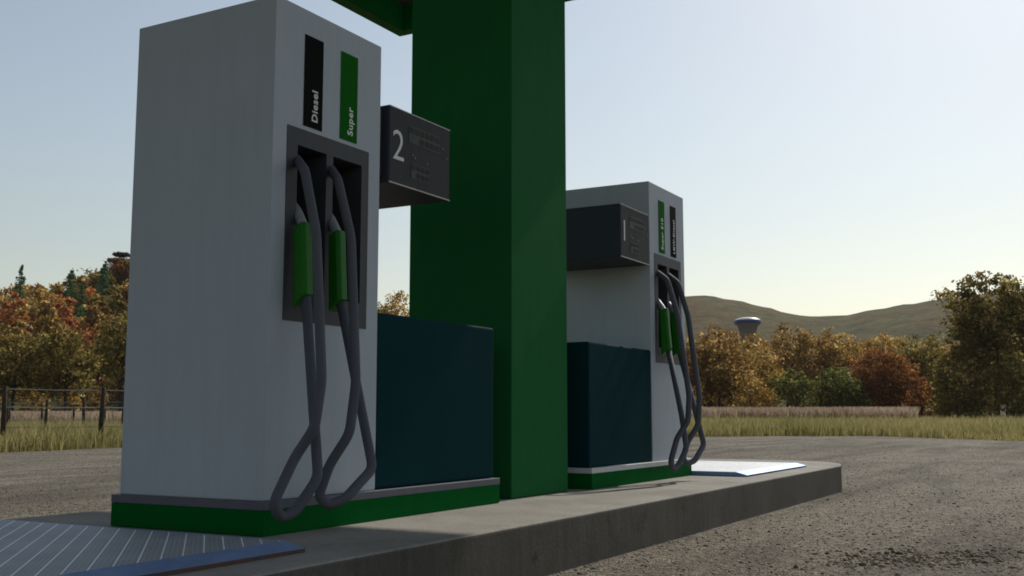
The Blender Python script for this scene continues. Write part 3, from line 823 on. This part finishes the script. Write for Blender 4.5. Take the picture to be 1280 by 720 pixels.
# ------------------------------------------------------------------ water tower
d = 262; p = at(937.5, d); ht = height(937.5, 396.5, d); rw = width(937.5, 34, d) / 2; zt = ht - GZ
wt = empty('water_tower', (p.x, p.y, GZ), 'distant mushroom shaped water tower with white dome and blue rim', 'water tower')
def lathe(prof, n=32):
    bm = bmesh.new(); rings = []
    for (r_, z) in prof: rings.append([bm.verts.new((r_ * math.cos(6.28318 * i / n), r_ * math.sin(6.28318 * i / n), z)) for i in range(n)])
    for a, b in zip(rings, rings[1:]):
        for i in range(n): bm.faces.new((a[i], a[(i + 1) % n], b[(i + 1) % n], b[i])).smooth = True
    return bm
k = rw / 17                                  # metres per reference pixel at the tower
mesh_obj('dome', lathe([(rw * .97, zt - 4 * k), (rw * .9, zt - 2.7 * k), (rw * .7, zt - 1.3 * k), (rw * .4, zt - .4 * k), (.05, zt)]), M['tank_white'], wt)
mesh_obj('rim_band', lathe([(rw * .96, zt - 8.4 * k), (rw, zt - 8 * k), (rw, zt - 4.4 * k), (rw * .97, zt - 4 * k)]), M['tank_blue'], wt)
mesh_obj('tank', lathe([(rw * .3, zt - 34 * k), (rw * .5, zt - 28 * k), (rw * .66, zt - 19 * k), (rw * .76, zt - 11.5 * k), (rw * .92, zt - 9.4 * k), (rw * .95, zt - 8.4 * k)]), M['tank_grey'], wt)
mesh_obj('shaft', lathe([(rw * .34, -.5), (rw * .28, 4), (rw * .28, zt - 33 * k)]), M['tank_grey'], wt)

# ------------------------------------------------------------------ air
HAZE = .0001
if HAZE:
    bm = bmesh.new(); box(bm, -600, 2600, -1300, 2300, GZ - 2, 140)
    hz = mesh_obj('haze', bm, bpy.data.materials.new('haze_air')); m = hz.data.materials[0]; m.use_nodes = True; nt = m.node_tree; nt.nodes.clear()
    out = nt.nodes.new('ShaderNodeOutputMaterial'); pv = nt.nodes.new('ShaderNodeVolumePrincipled'); nt.links.new(pv.outputs[0], out.inputs['Volume'])
    pv.inputs['Color'].default_value = (.94, .9, .83, 1); pv.inputs['Density'].default_value = HAZE; pv.inputs['Anisotropy'].default_value = .2
    tag(hz, kind='stuff')

# ------------------------------------------------------------------ camera, light, world
cd = bpy.data.cameras.new('camera'); cam = link(bpy.data.objects.new('camera', cd)); cam.location = CAM
cam.rotation_euler = (R(90) + PITCH, 0, YAW - R(90)); cd.sensor_width = 36; cd.lens = 36 * FPX / 1280; cd.clip_start = .05; cd.clip_end = 9000
S.camera = cam
EL, AZ = R(40.5), R(-1.5)                      # sun along the island (+X), just past its side faces
sl = bpy.data.lights.new('sun', 'SUN'); sl.energy = 3.2; sl.angle = R(.8); sl.color = (1, .93, .82)
so = link(bpy.data.objects.new('sun', sl))
sd = Vector((math.cos(EL) * math.cos(AZ), math.cos(EL) * math.sin(AZ), math.sin(EL)))
so.rotation_euler = sd.to_track_quat('Z', 'Y').to_euler(); so.location = (30, 0, 40)
w = bpy.data.worlds.new('World'); S.world = w; w.use_nodes = True; nt = w.node_tree
sky = nt.nodes.new('ShaderNodeTexSky'); sky.sky_type = 'NISHITA'; sky.sun_disc = False
sky.sun_elevation = EL; sky.sun_rotation = R(90) - AZ
sky.air_density = 1.4; sky.dust_density = .85; sky.ozone_density = .7; sky.altitude = 0
bg = nt.nodes['Background']; bg.inputs['Strength'].default_value = .0945
hs = nt.nodes.new('ShaderNodeHueSaturation'); hs.inputs['Saturation'].default_value = .74
nt.links.new(sky.outputs[0], hs.inputs['Color']); nt.links.new(hs.outputs[0], bg.inputs['Color'])
vs = S.view_settings; vs.view_transform = 'Standard'; vs.look = 'None'; vs.exposure = 0; vs.gamma = 1; vs.use_curve_mapping = False
S.render.engine = 'CYCLES'; S.cycles.filter_width = 1.8
S.cycles.max_bounces = 6; S.cycles.transparent_max_bounces = 4
